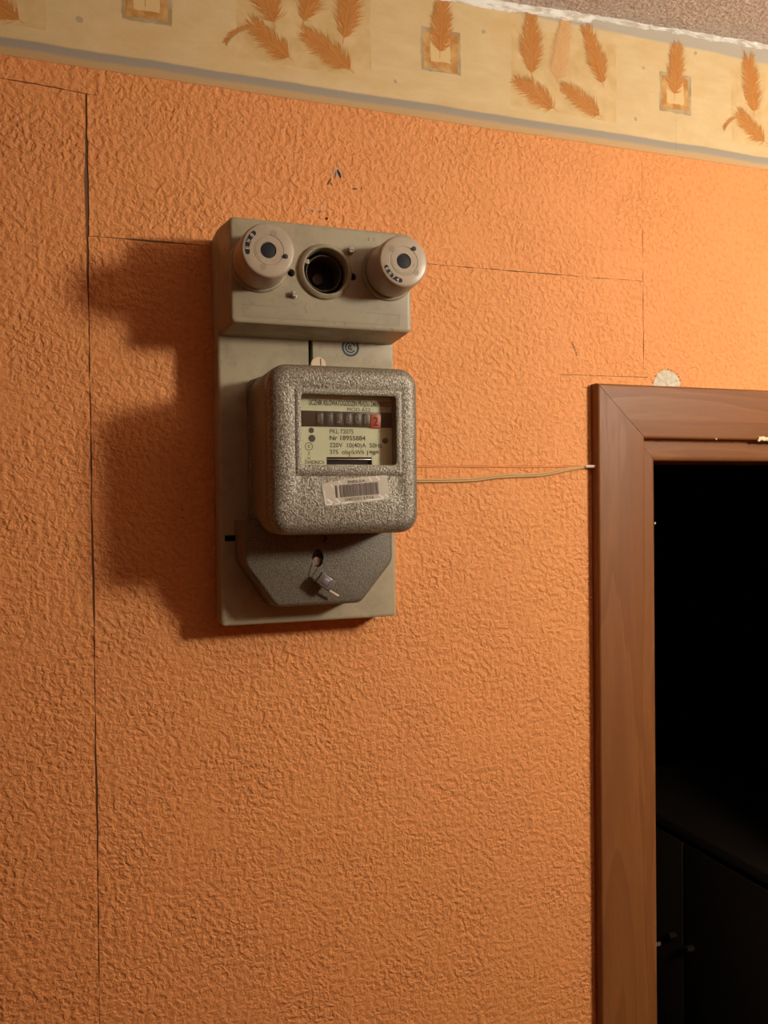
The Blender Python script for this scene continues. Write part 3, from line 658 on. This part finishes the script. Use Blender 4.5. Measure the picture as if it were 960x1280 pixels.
# barcode sticker on the casing front, slightly tilted
lx0, lz0, rot = .2285, -.0045, .078
def L(u, v, d): return (lx0 + u*math.cos(rot) - v*math.sin(rot), d, lz0 + u*math.sin(rot) + v*math.cos(rot))
LW, LH = .0705, .0262
lbm = MB(); edge = [(0, 0), (.012, -.0006), (.03, .0003), (.055, -.0002), (LW, .0006), (LW+.0006, .012), (LW, LH), (.05, LH+.0004), (.02, LH-.0008), (-.0018, LH-.0035), (-.0012, .012)]
lbm.loft([[L(u, v, .1599) for u, v in edge], [L(u, v, .1605) for u, v in edge]])
bl = build('barcode_sticker', lbm, M_LABEL, mt, smooth=0); bl['label'] = 'small tilted silvery white barcode sticker'
st = MB()
for u0, v0, u1, v1, w_ in ((.003, .0065, .010, .0008, .0016), (.012, .0065, .018, .0008, .0014), (.060, .0060, .067, .0014, .0014), (.0665, .0065, .0702, .0030, .0013), (.008, .0215, .010, .0185, .0010), (.017, .0245, .0195, .0205, .0010), (.050, .026, .053, .0215, .0012), (.058, .0262, .062, .0215, .0013), (.0015, .0012, .030, .0012, .0012), (.045, .0018, .068, .0022, .0012), (.001, .0015, .0003, .016, .0008)):
    q = Vector((u1-u0, v1-v0)).normalized()*w_*.5; n_ = (-q.y, q.x)
    st.add([L(u0+n_[0], v0+n_[1], .1607), L(u1+n_[0], v1+n_[1], .1607), L(u1-n_[0], v1-n_[1], .1607), L(u0-n_[0], v0-n_[1], .1607)], [(0, 1, 2, 3)])
build('sticker_glare', st, M_LABEL_W, bl, smooth=0)  # white strokes painted as light reflections on the sticker
random.seed(77); brm = MB(); u = .0125
while u < .0600:
    w_ = random.choice((.0003, .0005, .0008, .0011)); g_ = random.choice((.0002, .0003, .0005))
    if .0145 < u < .0170: u = .0172
    brm.add([L(u, .0072, .1609), L(u+w_, .0072, .1609), L(u+w_, .0200, .1609), L(u, .0200, .1609)], [(0, 1, 2, 3)]); u += w_ + g_
build('barcode', brm, M_BAR, bl, smooth=0)
tx = MB(); p = L(.0268, .0212, .1609); text_mb(tx, 'ENEA S.A.', p[0], p[2], .1609, .0028, .0195, rot, .008)
p = L(.0220, .0030, .1609); text_mb(tx, '0402013716', p[0], p[2], .1609, .0030, .0320, rot, .004)
build('lettering', tx, M_BAR, bl, smooth=0)
# terminal cover with clipped lower corners
def poly(i, d, n=3):
    pts = [(.1560+i, -.0200), (.1560+i, -.0660-i*.35), (.1900+i*.6, -.1160+i), (.2895-i*.6, -.1160+i), (.3285-i, -.0690-i*.35), (.3285-i, -.0200)]
    out = []
    for k, (x, z) in enumerate(pts):
        if k in (1, 2, 3, 4):
            a = Vector(pts[k-1]) - Vector((x, z)); b = Vector(pts[k+1]) - Vector((x, z)); r = .006
            p0 = Vector((x, z)) + a.normalized()*r; p2 = Vector((x, z)) + b.normalized()*r
            for t in (0, .33, .67, 1): out.append(tuple(p0*(1-t)**2 + Vector((x, z))*2*t*(1-t) + p2*t*t))
        else: out.append((x, z))
    return [(x, d, z) for x, z in out]
tc = build('terminal_cover', MB().loft([poly(-.0020, .0452), poly(-.0016, .0600), poly(-.0002, .0840), poly(.0008, .0868), poly(.0024, .0888), poly(.0046, .0896)]), M_HAMMER2, mt, smooth=40)
tc['label'] = 'darker grey terminal cover with clipped lower corners'
SXX, SZZ = .2388, -.0632
carve(tc, MB().loft([[(SXX + .0066*math.cos(2*PI*k/28), d, SZZ + .0100*math.sin(2*PI*k/28)) for k in range(28)] for d in (.078, .10)]), MB().lathe(.2452, -.0412, [(.0045, .082), (.0045, .10)], 20))
build('cover_screw', MB().lathe(SXX, SZZ-.0040, [(.0056, .0770), (.0056, .0830), (.0048, .0842), (.0, .0842)], 24, cap1=False), M_STEEL, tc)
build('upper_screw', MB().lathe(.2452, -.0412, [(.0044, .0810), (.0040, .0850), (.0, .0853)], 20, cap1=False), M_HAMMER2, tc)
# wire seal hanging from the cover screw
sl = thing('wire_seal', (.2430, .095, -.1090), 'small crimped seal tag hanging on a wire from the terminal cover screw', 'seal')
build('wire', MB().tube([(SXX-.0040, .0840, SZZ), (SXX-.0042, .092, SZZ-.004), (SXX-.0015, .099, SZZ-.012), (SXX+.0030, .104, SZZ-.021)], .00045, 6)
    .tube([(SXX+.0040, .0840, SZZ+.001), (SXX+.0052, .093, SZZ-.005), (SXX+.0050, .100, SZZ-.013), (SXX+.0045, .104, SZZ-.021)], .00045, 6), M_STEEL, sl)
def tagbox(cx, cz, w, h, d0, d1, a, mb=None):
    mb = mb or MB(); ca, sa = math.cos(a), math.sin(a)
    P = lambda u, v, d: (cx + u*ca - v*sa, d, cz + u*sa + v*ca)
    c = [(-w/2, -h/2), (w/2, -h/2), (w/2, h/2), (-w/2, h/2)]
    return mb.loft([[P(u, v, d0) for u, v in c], [P(u, v, d1) for u, v in c]])
TA = math.radians(-38)
tg = build('seal_body', tagbox(.2435, -.0888, .0190, .0130, .1000, .1065, TA), M_TAG, sl, bevel=.0008); tg['label'] = 'smoky plastic seal body'
build('seal_plate', tagbox(.2430, -.0880, .0075, .0070, .1063, .1072, TA), M_TAG2, sl, bevel=.0003)
build('seal_ridge', tagbox(.2395, -.0850, .0012, .0125, .1033, .1045, TA).__class__().add([], []) if False else tagbox(.2475, -.0915, .0010, .0120, .1063, .1074, TA), M_TAG2, sl)
build('seal_tail', tagbox(.2490, -.0990, .0245, .0020, .0990, .1015, math.radians(-32)), M_CREAM, sl, bevel=.0004)

# ------------------------------------------------------------------ cords running to the door frame
cd = thing('twin_cord', (.50, 0, .025), 'yellowed twin cord running from the meter board to the door frame', 'cable')
base = [(.3480, .0250), (.3912, .0252), (.4300, .0252), (.4696, .0262), (.4850, .0275), (.5044, .0300), (.5350, .0318), (.5640, .0322), (.5830, .0345), (.6008, .0376), (.6250, .0415), (.6480, .0440), (.6535, .0440)]
def smooth_path(p, n=5):
    o = []
    for i in range(len(p)-1):
        p0, p1, p2, p3 = [Vector(p[max(0, min(len(p)-1, j))]) for j in (i-1, i, i+1, i+2)]
        for k in range(n):
            t = k/n; o.append(.5*((2*p1) + (-p0+p2)*t + (2*p0-5*p1+4*p2-p3)*t*t + (-p0+3*p1-3*p2+p3)*t**3))
    o.append(Vector(p[-1])); return o
sp_ = smooth_path(base)
for off in (.00125, -.00125):
    build('strand', MB().tube([(p.x, .0022 + (.0035*max(0, (p.x-.640)/.0135)), p.y + off*(1 if p.x < .6 else max(.55, 1-(p.x-.6)/.06))) for p in sp_], .0014, 8), M_CORD, cd)
q = build('cord_end', MB().tube([(.6410, .0040, .0440), (.6470, .0058, .0441), (.6530, .0085, .0441)], .0021, 8), M_CORDEND, cd); q['label'] = 'whitish cord end at the door frame'
pw = build('painted_wire', MB().tube([(.3480 + .0105*k, .0006, .0434 + .0003*math.sin(k*.9)) for k in range(30)], .0011, 8), M_ORANGE)
tag(pw, 'thin straight wire painted over in wall orange, just above the twin cord', 'cable')

# ------------------------------------------------------------------ hallway globe lamp (lights the scene)
lx, ld, lz = LAMP
lamp = thing('pendant_lamp', (lx, ld, ceil_z(lx)), 'white glass globe lamp hanging from the hallway ceiling', 'lamp')
M_GLOBE = bpy.data.materials.new('lit_glass_globe'); M_GLOBE.use_nodes = True
_b = M_GLOBE.node_tree.nodes['Principled BSDF']; _b.inputs['Base Color'].default_value = (.8, .78, .74, 1)
_b.inputs['Emission Color'].default_value = (*LAMP_COLOR, 1); _b.inputs['Emission Strength'].default_value = LAMP_STRENGTH
gm = MB(); n = 14
gm.loft([[(lx + LAMP_R*math.sin(PI*i/n)*math.cos(2*PI*k/24), ld + LAMP_R*math.sin(PI*i/n)*math.sin(2*PI*k/24), lz + LAMP_R*math.cos(PI*i/n)) for k in range(24)] for i in range(1, n)])
build('lamp_globe', gm, M_GLOBE, lamp, smooth=60)
cz = ceil_z(lx)
build('lamp_rod', MB().tube([(lx, ld, lz+LAMP_R-.006), (lx, ld, cz)], .006, 12), M_BRASS, lamp)
build('ceiling_rose', MB().tube([(lx, ld, cz-.03), (lx, ld, cz-.02), (lx, ld, cz+.002)], .05, 24, rs=[.02, .05, .055]), M_BRASS, lamp)
